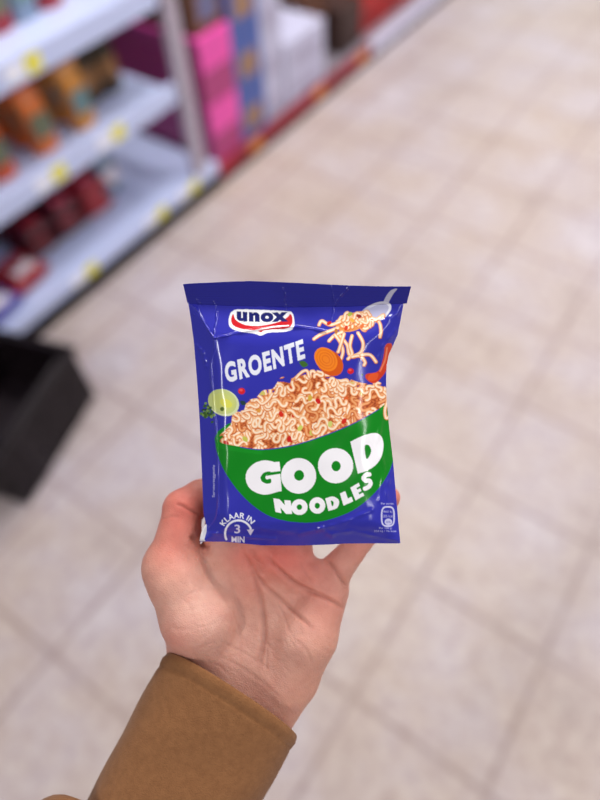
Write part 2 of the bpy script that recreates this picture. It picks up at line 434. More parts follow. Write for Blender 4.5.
fm = bpy.data.materials.new('printed_film'); fm.use_nodes = True
nt = fm.node_tree; b = nt.nodes['Principled BSDF']
at = nt.nodes.new('ShaderNodeAttribute'); at.attribute_name = 'print'
nt.links.new(at.outputs['Color'], b.inputs['Base Color'])
b.inputs['Roughness'].default_value = .19; b.inputs['Specular IOR Level'].default_value = .5
tc = nt.nodes.new('ShaderNodeTexCoord'); nz = nt.nodes.new('ShaderNodeTexNoise'); nz.inputs['Scale'].default_value = 90; nz.inputs['Detail'].default_value = 3
bp = nt.nodes.new('ShaderNodeBump'); bp.inputs['Strength'].default_value = .04; bp.inputs['Distance'].default_value = .0015
nt.links.new(tc.outputs['Object'], nz.inputs['Vector']); nt.links.new(nz.outputs['Fac'], bp.inputs['Height']); nt.links.new(bp.outputs['Normal'], b.inputs['Normal'])

packet = empty('noodle_packet', fg([(300, 543, 0)])[0])
tag(packet, 'shiny blue noodle packet with a printed green bowl, held up in the hand', 'packet')
PO = np.array(packet.location)

NU, NV = 480, 560
u = np.linspace(0, 1, NU); v = np.linspace(0, 1, NV)
U, V = np.meshgrid(u, v)
xt = 188.2 + U * (403.5 - 188.2); T = np.interp(xt, SE_[:, 0], SE_[:, 1])
py = T + V * (543 - T)
for _ in range(3):
    L = np.interp(py, LE[:, 0], LE[:, 1]); R = np.interp(py, RE[:, 0], RE[:, 1])
    px = L + U * (R - L)
    T = np.interp(px, SE_[:, 0], SE_[:, 1]); B = np.interp(px, BE[:, 0], BE[:, 1]); py = T + V * (B - T)
w = front_w(px, py, L, R, T, B)
cols = sample(px.ravel(), py.ravel())
npmesh('front_panel', fg(np.stack([px.ravel(), py.ravel(), w.ravel()], 1)), grid_quads(NV, NU), fm, packet, origin=PO, colors=cols)
# back
st = (slice(None, None, 8), slice(None, None, 8))
ix = np.unique(np.r_[np.arange(0, NU, 8), NU - 1]); iy = np.unique(np.r_[np.arange(0, NV, 8), NV - 1])
bx, by_ = px[np.ix_(iy, ix)], py[np.ix_(iy, ix)]; bL, bR, bT, bB = (a[np.ix_(iy, ix)] for a in (L, R, T, B))
d = smin(smin((bx - bL) * .7, (bR - bx) * .8, 5), smin((by_ - bT) * .5, (bB - by_) * .8, 5), 5)
bw = tilt(by_) - np.clip(smin(d, np.full(d.shape, 17.0), 6), 0, 30) - .6 * np.clip(d / 5, 0, 1) * np.sin(bx * .12 + by_ * .07)
wb = w[np.ix_(iy, ix)]; bw[:, 0], bw[:, -1], bw[0], bw[-1] = wb[:, 0], wb[:, -1], wb[0], wb[-1]
bc = np.tile(s2l(BLUE), (bx.size, 1))
npmesh('back_panel', fg(np.stack([bx.ravel(), by_.ravel(), bw.ravel()], 1)), grid_quads(len(iy), len(ix), True), fm, packet, origin=PO, colors=bc)
# top seal
TE = np.array([(183, 284.2), (192, 283.4), (215, 282.4), (232, 281.6), (250, 281.0), (270, 281.8), (300, 283), (330, 284.6), (355, 285.6), (380, 286.4), (411, 286.6)])
n_u, n_v = 460, 60
U, V = np.meshgrid(np.linspace(0, 1, n_u), np.linspace(0, 1, n_v))
sx = (183 + V * 4.5) + U * ((411 - V * 4.2) - (183 + V * 4.5))
s0 = np.interp(sx, TE[:, 0], TE[:, 1]); s1 = np.interp(sx, SE_[:, 0], SE_[:, 1]) + .4
sy = s0 + V * (s1 - s0)
inset = np.clip((sx - 188.2) / 6, 0, 1) * np.clip((403.5 - sx) / 6, 0, 1)
sw = tilt(303) + 1.0 + (1 - V) * 11 + .07 * np.sin(sy * 2 * np.pi / 2.4) + dents(sx, sy) * .8 + 1.0 * np.sin(sx * .045 + .5) * (1 - V) + .5 * np.sin(sx * .11) * (1 - V)
top_seal = npmesh('top_seal', fg(np.stack([sx.ravel(), sy.ravel(), sw.ravel()], 1)), grid_quads(n_v, n_u), fm, packet, origin=PO, colors=sample(sx.ravel(), sy.ravel()) * np.array([.6, .58, .62]))  # print darkened on the seal, carrying part of its tilt shade
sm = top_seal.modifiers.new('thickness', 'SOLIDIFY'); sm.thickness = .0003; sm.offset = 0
# bottom seal, folded back under the packet; pale inner film shows at its torn end
n_u, n_v = 120, 16
U, V = np.meshgrid(np.linspace(0, 1, n_u), np.linspace(0, 1, n_v))
sx = 200 + U * 199; sB = np.interp(sx, BE[:, 0], BE[:, 1])
sy = sB - .3 - V * 1.5; sw = tilt(543) - .5 - V * 17 + .2 * np.sin(V * 40)
bs = npmesh('bottom_seal', fg(np.stack([sx.ravel(), sy.ravel(), sw.ravel()], 1)), grid_quads(n_v, n_u), fm, packet, origin=PO, colors=np.tile(s2l(BLUE), (sx.size, 1)))
bs.modifiers.new('thickness', 'SOLIDIFY').thickness = .0003
pale = mat('pale_inner_film', (226, 222, 226), .45, .04)
tp = np.array([(205, 541, -3.5), (199.5, 540.5, -2.5), (201, 533, -1.5), (204, 526, -1.5), (206, 524, -3), (207.5, 530, -4), (207, 538, -4.5)])
bmt = bmesh.new(); tv = [bmt.verts.new(tuple(p - PO)) for p in fg(tp)]; bmt.faces.new(tv)
bmesh.ops.triangulate(bmt, faces=bmt.faces[:]); bmesh.ops.subdivide_edges(bmt, edges=bmt.edges[:], cuts=2, use_grid_fill=True)
o = bmobj('torn_seal_end', bmt, pale, packet, True); o['label'] = 'pale inner film at the folded seal end'
o.modifiers.new('thickness', 'SOLIDIFY').thickness = .0006

# ================================================================== THE HAND
V3 = 1.5
gx = np.arange(118, 416, V3, dtype=np.float32); gy = np.arange(400, 800, V3, dtype=np.float32); gz = np.arange(-86, 24, V3, dtype=np.float32)
GX, GY, GZ = np.meshgrid(gx, gy, gz, indexing='ij')
def cone(pa, ra, pb, rb, fz=1.0):
    """tapered capsule; fz < 1 flattens it in depth"""
    a = true_px([pa])[0].astype(np.float32); b_ = true_px([pb])[0].astype(np.float32)
    v = b_ - a; L2 = float(v @ v)
    x, y, z = GX - a[0], GY - a[1], GZ - a[2]
    t = np.clip((x * v[0] + y * v[1] + z * v[2]) / L2, 0, 1)
    dx, dy, dz = x - t * v[0], y - t * v[1], (z - t * v[2]) / fz
    return np.sqrt(dx * dx + dy * dy + dz * dz) - (ra + (rb - ra) * t)
def chain(pts, k=3.0, fz=1.0):
    d = None
    for p, q in zip(pts[:-1], pts[1:]):
        c = cone(p[:3], p[3], q[:3], q[3], fz); d = c if d is None else smin(d, c, k)
    return d
palm = chain([(216, 720, -44, 32), (214, 650, -47, 29), (224, 556, -41, 24)], 6)          # index side
palm = smin(palm, chain([(232, 712, -44, 32), (242, 630, -53, 28), (258, 545, -40, 24)], 6), 12)
palm = smin(palm, chain([(252, 722, -44, 32), (268, 640, -50, 29), (291, 551, -40, 23)], 6), 12)
palm = smin(palm, chain([(258, 728, -44, 30), (290, 676, -39, 30.5), (305.5, 634, -31, 33.5), (326, 590, -36, 24.5)], 6), 12)
palm = smin(palm, cone((276, 562, -31, )[:3], 17, (312, 574, -31), 17), 9)
palm = smin(palm, chain([(212, 800, -44, 34), (236, 716, -42, 33)], 6), 10)
palm = smin(palm, chain([(180, 800, -44, 34), (208, 708, -42, 33)], 6), 10)
th = chain([(213, 660, -48, 28), (198, 616, -23, 38), (177, 577, -22, 31), (170, 566, -24, 27.5)], 8)
hand_d = smin(palm, chain([(190, 632, -38, 26), (196, 664, -44, 30), (200, 710, -46, 33)], 6), 8)
hand_d = smin(hand_d, th, 10)
thumb = chain([(170, 566, -25, 27), (179, 534, -30, 21), (183, 510, -35, 21)], 8)
thumb = smin(thumb, chain([(183, 508, -36, 20), (200, 496, -44, 17.5), (220, 486, -48, 13.5)], 3), 5)
hand_d = smin(hand_d, thumb, 7)
for f in ([(224, 552, -38, 23), (225, 500, -42, 18.5), (228, 462, -45, 17.5), (232, 430, -45, 15)],
          [(258, 545, -38, 23), (261, 485, -43, 18.5), (263, 445, -45, 17.5), (265, 415, -45, 15)],
          [(290, 551, -38, 22), (300, 495, -43, 17.5), (309, 455, -45, 16.5), (315, 430, -45, 14)],
          [(328, 580, -37, 20), (351, 552, -39, 14.2), (368, 531, -41, 13.6), (380, 512, -40, 13.2), (389.5, 497.5, -36, 11.6)]):
    hand_d = smin(hand_d, chain(f, 3), 5)
hand_d = hand_d.astype(np.float32)

def surface_nets(f, xs, ys, zs):
    s = f < 0
    nx, ny, nz = f.shape
    acc = np.zeros((nx - 1, ny - 1, nz - 1, 3), np.float32); cnt = np.zeros((nx - 1, ny - 1, nz - 1), np.float32)
    corners = [(i, j, k) for i in (0, 1) for j in (0, 1) for k in (0, 1)]
    sl = lambda c: f[c[0]:nx - 1 + c[0], c[1]:ny - 1 + c[1], c[2]:nz - 1 + c[2]]
    for a in corners:
        for ax in range(3):
            if a[ax]: continue
            b_ = list(a); b_[ax] = 1
            fa, fb = sl(a), sl(b_); m = (fa < 0) != (fb < 0)
            t = np.where(m, fa / np.where(m, fa - fb, 1), 0)
            for q in range(3): acc[..., q] += np.where(m, a[q] + (t if q == ax else 0), 0)
            cnt += m
    act = cnt > 0; idx = -np.ones(act.shape, np.int64); idx[act] = np.arange(act.sum())
    I = np.argwhere(act); p = I + acc[act] / cnt[act][:, None]
    h = xs[1] - xs[0]; verts = np.stack([xs[0] + p[:, 0] * h, ys[0] + p[:, 1] * h, zs[0] + p[:, 2] * h], 1)
    quads = []
    for ax in range(3):
        b_ax, c_ax = (ax + 1) % 3, (ax + 2) % 3
        lo = [slice(1, -1)] * 3; hi = [slice(1, -1)] * 3; lo[ax] = slice(0, -1); hi[ax] = slice(1, None)
        sa, sb2 = s[tuple(lo)], s[tuple(hi)]; e = np.argwhere(sa != sb2); flip = sa[sa != sb2]
        for q in range(3):
            if q != ax: e[:, q] += 1
        def cell(db, dc):
            c = e.copy(); c[:, b_ax] -= db; c[:, c_ax] -= dc; return idx[c[:, 0], c[:, 1], c[:, 2]]
        q4 = np.stack([cell(1, 1), cell(0, 1), cell(0, 0), cell(1, 0)], 1)
        q4[~flip] = q4[~flip][:, ::-1]; quads.append(q4)
    return verts, np.concatenate(quads)
hv, hq = surface_nets(hand_d, gx, gy, gz)
# normals from the field gradient, relax a little
def smooth_mesh(v, q, it=4, lam=.5):
    e = np.concatenate([q[:, [0, 1]], q[:, [1, 2]], q[:, [2, 3]], q[:, [3, 0]]]); n = len(v)
    for _ in range(it):
        s_ = np.zeros_like(v); c_ = np.zeros(n)
        for a_, b2 in ((0, 1), (1, 0)):
            for k in range(3): s_[:, k] += np.bincount(e[:, a_], v[e[:, b2], k], n)
            c_ += np.bincount(e[:, a_], minlength=n)
        v = v + lam * (s_ / c_[:, None] - v)
    return v
def normals(v, q):
    n = np.cross(v[q[:, 2]] - v[q[:, 0]], v[q[:, 3]] - v[q[:, 1]]); out = np.zeros_like(v)
    for j in range(4):
        for k in range(3): out[:, k] += np.bincount(q[:, j], n[:, k], len(v))
    return out / np.maximum(np.linalg.norm(out, axis=1, keepdims=True), 1e-9)
hv = smooth_mesh(hv.astype(float), hq, 4)
hn = normals(hv, hq)
k = 1 / (1 - hv[:, 2] / F); hx = 300 + (hv[:, 0] - 300) * k; hy = 400 + (hv[:, 1] - 400) * k
facing = np.clip(hn[:, 2] * 1.6, 0, 1)
# palm lines: (polyline, depth, half width)
LINES = [
    ([(250, 548), (256, 560), (262, 576)], 1.6, 3.4),
    ([(268, 556), (276, 566), (294, 583), (312, 592), (328, 599), (345, 609)], 2.6, 2.0),
    ([(252, 564), (260, 580), (273, 593), (288, 606), (301, 618), (314, 630)], 2.2, 1.9),
    ([(243, 552), (251, 566), (257, 584), (262, 608), (264, 630), (262, 652), (256, 672)], 2.2, 2.6),
    ([(268, 640), (267, 655), (266, 672)], .8, 1.2),
    ([(327, 560), (333, 566), (340, 576), (348, 587)], 2.4, 2.0),
    ([(176, 504), (183, 506), (190, 510), (199, 514)], 2.2, 1.7),
    ([(160, 520), (170, 517), (180, 517)], .7, 1.4),
    ([(191, 535), (196, 541), (202, 545), (209, 549)], 3.0, 2.6),
    ([(192, 556), (200, 553), (212, 553)], .6, 2.6),
    ([(182, 598), (200, 590), (222, 590)], .35, 1.8), ([(178, 618), (200, 606), (224, 606)], .3, 1.8), ([(176, 630), (200, 628), (222, 620)], .3, 1.8), ([(226, 570), (236, 596), (240, 622)], .5, 2.4),
    ([(296, 640), (306, 650), (312, 664)], .6, 1.4), ([(276, 600), (284, 616), (290, 634)], .6, 1.2), ([(232, 610), (240, 632), (240, 650)], .6, 1.4),
    ([(212, 654), (232, 662), (262, 682), (284, 702)], .5, 1.8), ([(222, 642), (246, 654), (270, 670)], .5, 1.5),
    ([(300, 560), (305, 572), (312, 584)], .7, 1.4),
]
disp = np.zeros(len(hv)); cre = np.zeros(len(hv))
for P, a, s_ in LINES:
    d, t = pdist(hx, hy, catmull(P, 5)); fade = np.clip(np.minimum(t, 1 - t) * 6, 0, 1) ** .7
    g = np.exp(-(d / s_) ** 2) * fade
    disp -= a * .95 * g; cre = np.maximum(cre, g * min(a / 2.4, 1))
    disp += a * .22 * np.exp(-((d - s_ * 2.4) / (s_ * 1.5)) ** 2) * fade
# fine skin lines
for i in range(130):
    x, y = random.uniform(160, 330), random.uniform(556, 672); a = random.choice([.35, -.5, 1.2, .8]) + random.uniform(-.3, .3); l = random.uniform(5, 16)
    d, t = pdist(hx, hy, np.array([(x, y), (x + l * math.cos(a) * .5, y + l * math.sin(a) * .5 + random.uniform(-1.5, 1.5)), (x + l * math.cos(a), y + l * math.sin(a))]))
    disp -= .36 * np.exp(-(d / 1.0) ** 2)
hv = hv + hn * (disp * facing)[:, None]
# skin colour of each region (blood under the skin, with some highlight and shade painted in)
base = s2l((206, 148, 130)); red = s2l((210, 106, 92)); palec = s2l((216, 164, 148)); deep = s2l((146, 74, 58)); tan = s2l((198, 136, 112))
def spot(x, y, r): return np.exp(-(((hx - x) ** 2 + (hy - y) ** 2) / r ** 2))
c = np.tile(base, (len(hv), 1))
def mix(c, t, w_): w_ = np.clip(w_, 0, 1)[:, None]; return c * (1 - w_) + t * w_
c = mix(c, palec, .9 * spot(200, 612, 34) + .5 * spot(235, 650, 30) + .4 * spot(290, 640, 28))  # paler patches; the thenar highlight is painted in here
c = mix(c, red, .85 * spot(186, 505, 30) + .5 * spot(172, 545, 26) + .5 * spot(312, 570, 30) + .7 * spot(268, 556, 26) + .5 * spot(240, 556, 18) + .4 * spot(290, 552, 22) + .7 * spot(390, 497, 22) + .35 * spot(360, 545, 22) + .25 * spot(330, 612, 26))  # redder thumb and finger bases, plus painted shade below the packet edge
c = mix(c, tan, .6 * np.clip((hx + hy * .6 - 690) / 60, 0, 1) * np.clip((hy - 590) / 60, 0, 1))  # shaded lower-right side of the palm painted darker
c = mix(c, red, .30 * spot(250, 590, 14) + .3 * spot(172, 640, 20))
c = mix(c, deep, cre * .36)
sk = bpy.data.materials.new('skin'); sk.use_nodes = True; nt = sk.node_tree; b = nt.nodes['Principled BSDF']
at = nt.nodes.new('ShaderNodeAttribute'); at.attribute_name = 'print'
tc = nt.nodes.new('ShaderNodeTexCoord')
n1 = nt.nodes.new('ShaderNodeTexNoise'); n1.inputs['Scale'].default_value = 160; n1.inputs['Detail'].default_value = 5
mx = nt.nodes.new('ShaderNodeMixRGB'); mx.blend_type = 'OVERLAY'; mx.inputs['Fac'].default_value = .22
nt.links.new(tc.outputs['Object'], n1.inputs['Vector']); nt.links.new(at.outputs['Color'], mx.inputs[1]); nt.links.new(n1.outputs['Fac'], mx.inputs[2]); nt.links.new(mx.outputs['Color'], b.inputs['Base Color'])
vo = nt.nodes.new('ShaderNodeTexVoronoi'); vo.inputs['Scale'].default_value = 900; vo.feature = 'DISTANCE_TO_EDGE'
n2 = nt.nodes.new('ShaderNodeTexNoise'); n2.inputs['Scale'].default_value = 420; n2.inputs['Detail'].default_value = 4
mm = nt.nodes.new('ShaderNodeMath'); mm.operation = 'ADD'
bp = nt.nodes.new('ShaderNodeBump'); bp.inputs['Strength'].default_value = .34; bp.inputs['Distance'].default_value = .0012
nt.links.new(tc.outputs['Object'], vo.inputs['Vector']); nt.links.new(tc.outputs['Object'], n2.inputs['Vector'])
nt.links.new(vo.outputs['Distance'], mm.inputs[0]); nt.links.new(n2.outputs['Fac'], mm.inputs[1]); nt.links.new(mm.outputs[0], bp.inputs['Height']); nt.links.new(bp.outputs['Normal'], b.inputs['Normal'])
b.inputs['Roughness'].default_value = .48; b.inputs['Specular IOR Level'].default_value = .42
b.inputs['Subsurface Weight'].default_value = .22; b.inputs['Subsurface Radius'].default_value = (1, .36, .2); b.inputs['Subsurface Scale'].default_value = .004
HO = fg([(245, 650, -38)])[0]
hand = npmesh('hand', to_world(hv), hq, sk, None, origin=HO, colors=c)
tag(hand, 'left hand in a brown sleeve holding up the blue noodle packet', 'hand')

# ------------------------------------------------------------------ sleeve
sf = bpy.data.materials.new('brown_jersey'); sf.use_nodes = True; nt = sf.node_tree; b = nt.nodes['Principled BSDF']
tc = nt.nodes.new('ShaderNodeTexCoord')
n1 = nt.nodes.new('ShaderNodeTexNoise'); n1.inputs['Scale'].default_value = 260; n1.inputs['Detail'].default_value = 6; n1.inputs['Roughness'].default_value = .7
r = nt.nodes.new('ShaderNodeValToRGB'); r.color_ramp.elements[0].position = .3; r.color_ramp.elements[1].position = .72
r.color_ramp.elements[0].color = rgba((126, 83, 52)); r.color_ramp.elements[1].color = rgba((143, 98, 63))
nt.links.new(tc.outputs['Object'], n1.inputs['Vector']); nt.links.new(n1.outputs['Fac'], r.inputs['Fac']); nt.links.new(r.outputs['Color'], b.inputs['Base Color'])
n2 = nt.nodes.new('ShaderNodeTexNoise'); n2.inputs['Scale'].default_value = 1300; n2.inputs['Detail'].default_value = 3
bp = nt.nodes.new('ShaderNodeBump'); bp.inputs['Strength'].default_value = .55; bp.inputs['Distance'].default_value = .0007
nt.links.new(tc.outputs['Object'], n2.inputs['Vector']); nt.links.new(n2.outputs['Fac'], bp.inputs['Height']); nt.links.new(bp.outputs['Normal'], b.inputs['Normal'])
b.inputs['Roughness'].default_value = .95; b.inputs['Specular IOR Level'].default_value = .1
b.inputs['Sheen Weight'].default_value = .12; b.inputs['Sheen Roughness'].default_value = .5

AX = np.array([-.47, .883]); PR = np.array([.883, .47])      # along the arm, across it
def sleeve_pt(th_, t, hw_l, hw_r, hd, wc, skew=0.0):
    """t px below the cuff rim; th_ = 0 at the thumb side, 90 deg facing the viewer"""
    cs, sn = np.cos(th_), np.sin(th_)
    e = np.sign(cs) * np.abs(cs) ** .82
    a = np.where(cs < 0, hw_r, hw_l) * -e
    tt = t + skew * (-e) - 7 * sn
    return np.stack([230.5 + AX[0] * tt + PR[0] * a, 696 + AX[1] * tt + PR[1] * a, wc + hd * np.sign(sn) * np.abs(sn) ** .62], -1)
nth = 360
TH = np.linspace(0, 2 * np.pi, nth, endpoint=False)
def tube(name, prof, parent, rib=0.0):
    rows = []
    for (t, l, r_, hd, wc, skew, ribk, fold) in prof:
        p = sleeve_pt(TH, np.full(nth, float(t)), l, r_, hd, wc, skew)
        cen = p.mean(0); dirn = (p - cen) / np.linalg.norm(p - cen, axis=1, keepdims=True)
        amp = ribk * np.cos(TH * 120) + fold * (1.2 * np.sin(TH * 3 + t * .03) * np.sin(t * .045 + TH) + .8 * np.sin(TH * 5 + 1 + t * .02))
        rows.append(p + dirn * amp[:, None])
    Vv = np.concatenate(rows); n = len(rows)
    j, i = np.meshgrid(np.arange(n - 1), np.arange(nth), indexing='ij'); a = (j * nth + i).ravel(); b2 = (j * nth + (i + 1) % nth).ravel()
    q = np.stack([a, b2, b2 + nth, a + nth], 1)
    return npmesh(name, fg(Vv), q, sf, parent, origin=HO)
cuff = []
for t, dr in [(40, -8), (20, -7), (8, -6), (2, -5), (-1.0, -3.4), (-2.2, -1.4), (-2.0, .2), (-.5, 1.2), (2, 1.6)]:
    cuff.append((t, 75 + dr, 77 + dr, 47.5 + dr, -36, 6.5, .12, .1))
for t in np.arange(4, 204, 2.0):
    g = t / 204
    hem = .9 * math.exp(-((t - 5) / 6) ** 2) - .9 * math.exp(-((t - 14) / 1.8) ** 2)
    cuff.append((t, 76.5 + 3 * g + hem, 78.5 + hem - 2 * g, 49 + 3 * g + hem, -36 - 4 * g, 6.5 * (1 - g), .30 * (1 - .6 * min(1, t / 20)), .35 + .8 * math.sin(min(1, g) * math.pi)))
sleeve_prof = []
for t, l, r_, hd in [(210, 66, 70, 46), (194, 74, 77, 50), (182, 79, 77.5, 52), (173, 85, 77, 53), (168, 91, 77.5, 54), (166, 98, 78, 55), (167, 105, 79, 57), (171, 112, 80, 59), (178, 118, 82, 61), (190, 124, 85, 63), (230, 128, 92, 66), (280, 128, 100, 68), (340, 128, 106, 70), (440, 130, 112, 74), (560, 134, 120, 78)]:
    sleeve_prof.append((t, l, r_, hd, -42 - max(0, t - 150) * .03, 0, 0, .9))
sp = []
for a_, b2 in zip(sleeve_prof[:-1], sleeve_prof[1:]):
    for k_ in np.linspace(0, 1, 5, endpoint=False): sp.append(tuple(np.array(a_) * (1 - k_) + np.array(b2) * k_))
sp.append(sleeve_prof[-1])
# close the far end (well outside the frame)
sp.append((562, 60, 60, 40, -54, 0, 0, 0)); sp.append((562.5, .5, .5, .5, -54, 0, 0, 0))
slv = tube('sleeve', sp, hand)
slv['label'] = 'brown jersey sleeve'
cf = tube('cuff', cuff, slv)
# ================================================================== THE SHOP
# floor
fmn = bpy.data.materials.new('stone_tiles'); fmn.use_nodes = True; nt = fmn.node_tree; b = nt.nodes['Principled BSDF']
tc = nt.nodes.new('ShaderNodeTexCoord'); sp3 = nt.nodes.new('ShaderNodeSeparateXYZ'); nt.links.new(tc.outputs['Object'], sp3.inputs[0])
def math_node(op, a, b_=None):
    n = nt.nodes.new('ShaderNodeMath'); n.operation = op
    for i, x in enumerate((a, b_)):
        if x is None: continue
        if isinstance(x, (int, float)): n.inputs[i].default_value = x
        else: nt.links.new(x, n.inputs[i])
    return n.outputs[0]
def groove(out, off):
    m = math_node('MODULO', math_node('ADD', out, 30.0 - off), .3)
    return math_node('MINIMUM', m, math_node('SUBTRACT', .3, m))
dgr = math_node('MINIMUM', groove(sp3.outputs['X'], -.077), groove(sp3.outputs['Y'], .519))
line = nt.nodes.new('ShaderNodeMapRange'); line.inputs['From Min'].default_value = .0042; line.inputs['From Max'].default_value = .0085; line.inputs['To Min'].default_value = 1; line.inputs['To Max'].default_value = 0
nt.links.new(dgr, line.inputs['Value'])
soil = nt.nodes.new('ShaderNodeMapRange'); soil.inputs['From Min'].default_value = .0; soil.inputs['From Max'].default_value = .05; soil.inputs['To Min'].default_value = 1; soil.inputs['To Max'].default_value = 0
nt.links.new(dgr, soil.inputs['Value'])
def noise(scale, detail=5, rough=.6):
    n = nt.nodes.new('ShaderNodeTexNoise'); n.inputs['Scale'].default_value = scale; n.inputs['Detail'].default_value = detail; n.inputs['Roughness'].default_value = rough
    nt.links.new(tc.outputs['Object'], n.inputs['Vector']); return n.outputs['Fac']
def ramp(fac, stops):
    r = nt.nodes.new('ShaderNodeValToRGB')
    while len(r.color_ramp.elements) < len(stops): r.color_ramp.elements.new(.5)
    for e, (p, c_) in zip(r.color_ramp.elements, stops): e.position = p; e.color = rgba(c_)
    nt.links.new(fac, r.inputs['Fac']); return r.outputs['Color']
def mixc(fac, a, b_, mode='MIX'):
    n = nt.nodes.new('ShaderNodeMixRGB'); n.blend_type = mode
    for i, x in enumerate((fac, a, b_)):
        if isinstance(x, (int, float)): n.inputs[i].default_value = x
        elif isinstance(x, tuple): n.inputs[i].default_value = x
        else: nt.links.new(x, n.inputs[i])
    return n.outputs['Color']
c1 = ramp(noise(3.6, 5, .7), [(.28, (138, 124, 120)), (.44, (172, 158, 151)), (.58, (174, 164, 168)), (.74, (204, 200, 203))])
c2 = ramp(noise(34, 5, .75), [(.32, (112, 94, 102)), (.48, (170, 158, 158)), (.66, (202, 196, 194))])
c3 = mixc(.36, c1, c2)
c3 = mixc(math_node('MULTIPLY', math_node('MULTIPLY', soil.outputs[0], noise(13)), .34), c3, rgba((168, 148, 142)))
c3 = mixc(math_node('MULTIPLY', math_node('MULTIPLY', line.outputs[0], noise(3.1, 3)), .82), c3, rgba((112, 94, 90)))
tint = ramp(noise(.9, 2), [(.38, (252, 244, 236)), (.62, (248, 246, 255))])
c3 = mixc(.75, c3, tint, 'MULTIPLY')
nt.links.new(c3, b.inputs['Base Color']); b.inputs['Roughness'].default_value = .4; b.inputs['Specular IOR Level'].default_value = .3
bm = bmesh.new(); add_box(bm, -3.2, 5.5, -4, 8, -.05, 0)
fl = bmobj('floor', bm, fmn); fl['kind'] = 'structure'

white = mat('shelf_enamel', (190, 199, 234), .35, .02, 6)
postm = mat('upright_enamel', (182, 170, 184), .4, .03, 6)
kickm = mat('dark_plinth', (18, 9, 12), .8, .1, spec=.15)
backm = mat('maroon_back', (60, 24, 36), .6, .1)
yell = mat('yellow_card', (226, 216, 90), .6, .05)
cardw = mat('white_card', (232, 232, 244), .5, .03)
redm = mat('red_strip', (142, 28, 44), .55, .35, 9)
orgm = mat('orange_card', (212, 130, 60), .6, .06)
lil = mat('lilac_rail', (216, 212, 236), .4, .03)
hole = mat('dark_slot', (90, 80, 92), .7, .05)

XF = -1.433
unit = empty('shelving_unit', (-1.65, .35, 0))
tag(unit, 'white supermarket shelving with three tiers and yellow price cards along the edges', 'shelving')
OX, OY = -1.65, .35
def bx_(l, parent, name, m, bevel=0.0, lab=None):
    o = boxes(name, [(a - OX, b_ - OX, c_ - OY, d - OY, e, f) for a, b_, c_, d, e, f in l], m, parent, bevel)
    if lab: o['label'] = lab
    return o
for z0, z1, surf, y1, tags_ in [(.672, .735, .712, 1.335, (.885,)), (.394, .458, .434, 1.335, (.836, 1.072)), (.062, .112, .104, 1.47, (.812, 1.153, 1.329))]:
    sh = bx_([(-1.93, XF - .012, -.6, y1, surf - .03, surf)], unit, 'shelf_board', white, .004)
    rl = bx_([(XF - .014, XF, -.6, y1, z0, z1)], sh, 'price_rail', white, .003)
    for ty in tags_:
        bx_([(XF, XF + .0015, ty - .024, ty + .024, (z0 + z1) / 2 - .022, (z0 + z1) / 2 + .022)], sh, 'price_card', yell, 0, 'yellow price card')
        bx_([(XF, XF + .0012, ty - .085, ty - .027, (z0 + z1) / 2 - .02, (z0 + z1) / 2 + .02)], sh, 'shelf_label', cardw, 0, 'white shelf label')
bx_([(-1.93, XF - .006, -.6, 1.47, 0, .061)], unit, 'plinth', kickm)
bx_([(-1.96, -1.932, -.6, 1.47, 0, 1.6)], unit, 'back_panel', backm)
for xx in (XF - .03,):
    bmh = bmesh.new()
    # upright made of two side strips with rungs, so its slots are open
    y0_, y1_ = 1.358, 1.410
    for a_, b_ in ((y0_, y0_ + .017), (y1_ - .017, y1_)): add_box(bmh, xx - OX, xx + .03 - OX, a_ - OY, b_ - OY, .112, 1.75)
    z_ = .112
    while z_ < 1.74:
        add_box(bmh, xx + .002 - OX, xx + .028 - OX, y0_ + .016 - OY, y1_ - .016 - OY, z_, z_ + .028); z_ += .05
    bmobj('upright', bmh, postm, unit)
bx_([(-1.931, -1.90, 1.358, 1.410, .112, 1.75)], unit, 'upright', postm, .003)

# second bay: low plinth with a red strip
bay = empty('shelving_unit', (-1.65, 2.1, 0)); OX, OY = -1.65, 2.1
tag(bay, 'low shelving base with a red front strip and orange cards, carrying stacked cartons', 'shelving')
b1 = bx_([(-1.95, XF - .012, 1.475, 2.60,   .031, .075)], bay, 'base_board', mat('grey_board', (120, 112, 122), .5), .003)
s1 = bx_([(XF - .012, XF, 1.475, 2.60, .032, .084)], bay, 'front_strip', redm, .002, 'red front strip')
for ty in (1.70, 2.16, 2.52):
    bx_([(XF, XF + .0015, ty - .04, ty + .04, .036, .080)], s1, 'price_card', orgm, 0, 'orange price card')
bx_([(-1.95, XF - .006, 1.475, 2.60, 0, .03)], bay, 'plinth', kickm)
bx_([(-1.98, -1.952, 1.475, 2.60, 0, 1.6)], bay, 'back_panel', mat('brown_back', (66, 44, 44), .6, .1))
bay = empty('shelving_unit', (-1.65, 3.3, 0)); OX, OY = -1.65, 3.3
tag(bay, 'far end of the shelving base with a pale lilac front rail', 'shelving')
bx_([(-1.95, XF - .012, 2.605, 4.3,   .031, .075)], bay, 'base_board', mat('grey_board', (120, 112, 122), .5), .003)
bx_([(XF - .012, XF, 2.605, 4.3, .032, .094)], bay, 'front_rail', lil, .002, 'pale lilac front rail')
bx_([(-1.95, XF - .006, 2.605, 4.3, 0, .03)], bay, 'plinth', kickm)
bx_([(-1.98, -1.952, 2.605, 4.3, 0, 1.6)], bay, 'back_panel', MATS['brown_back'])

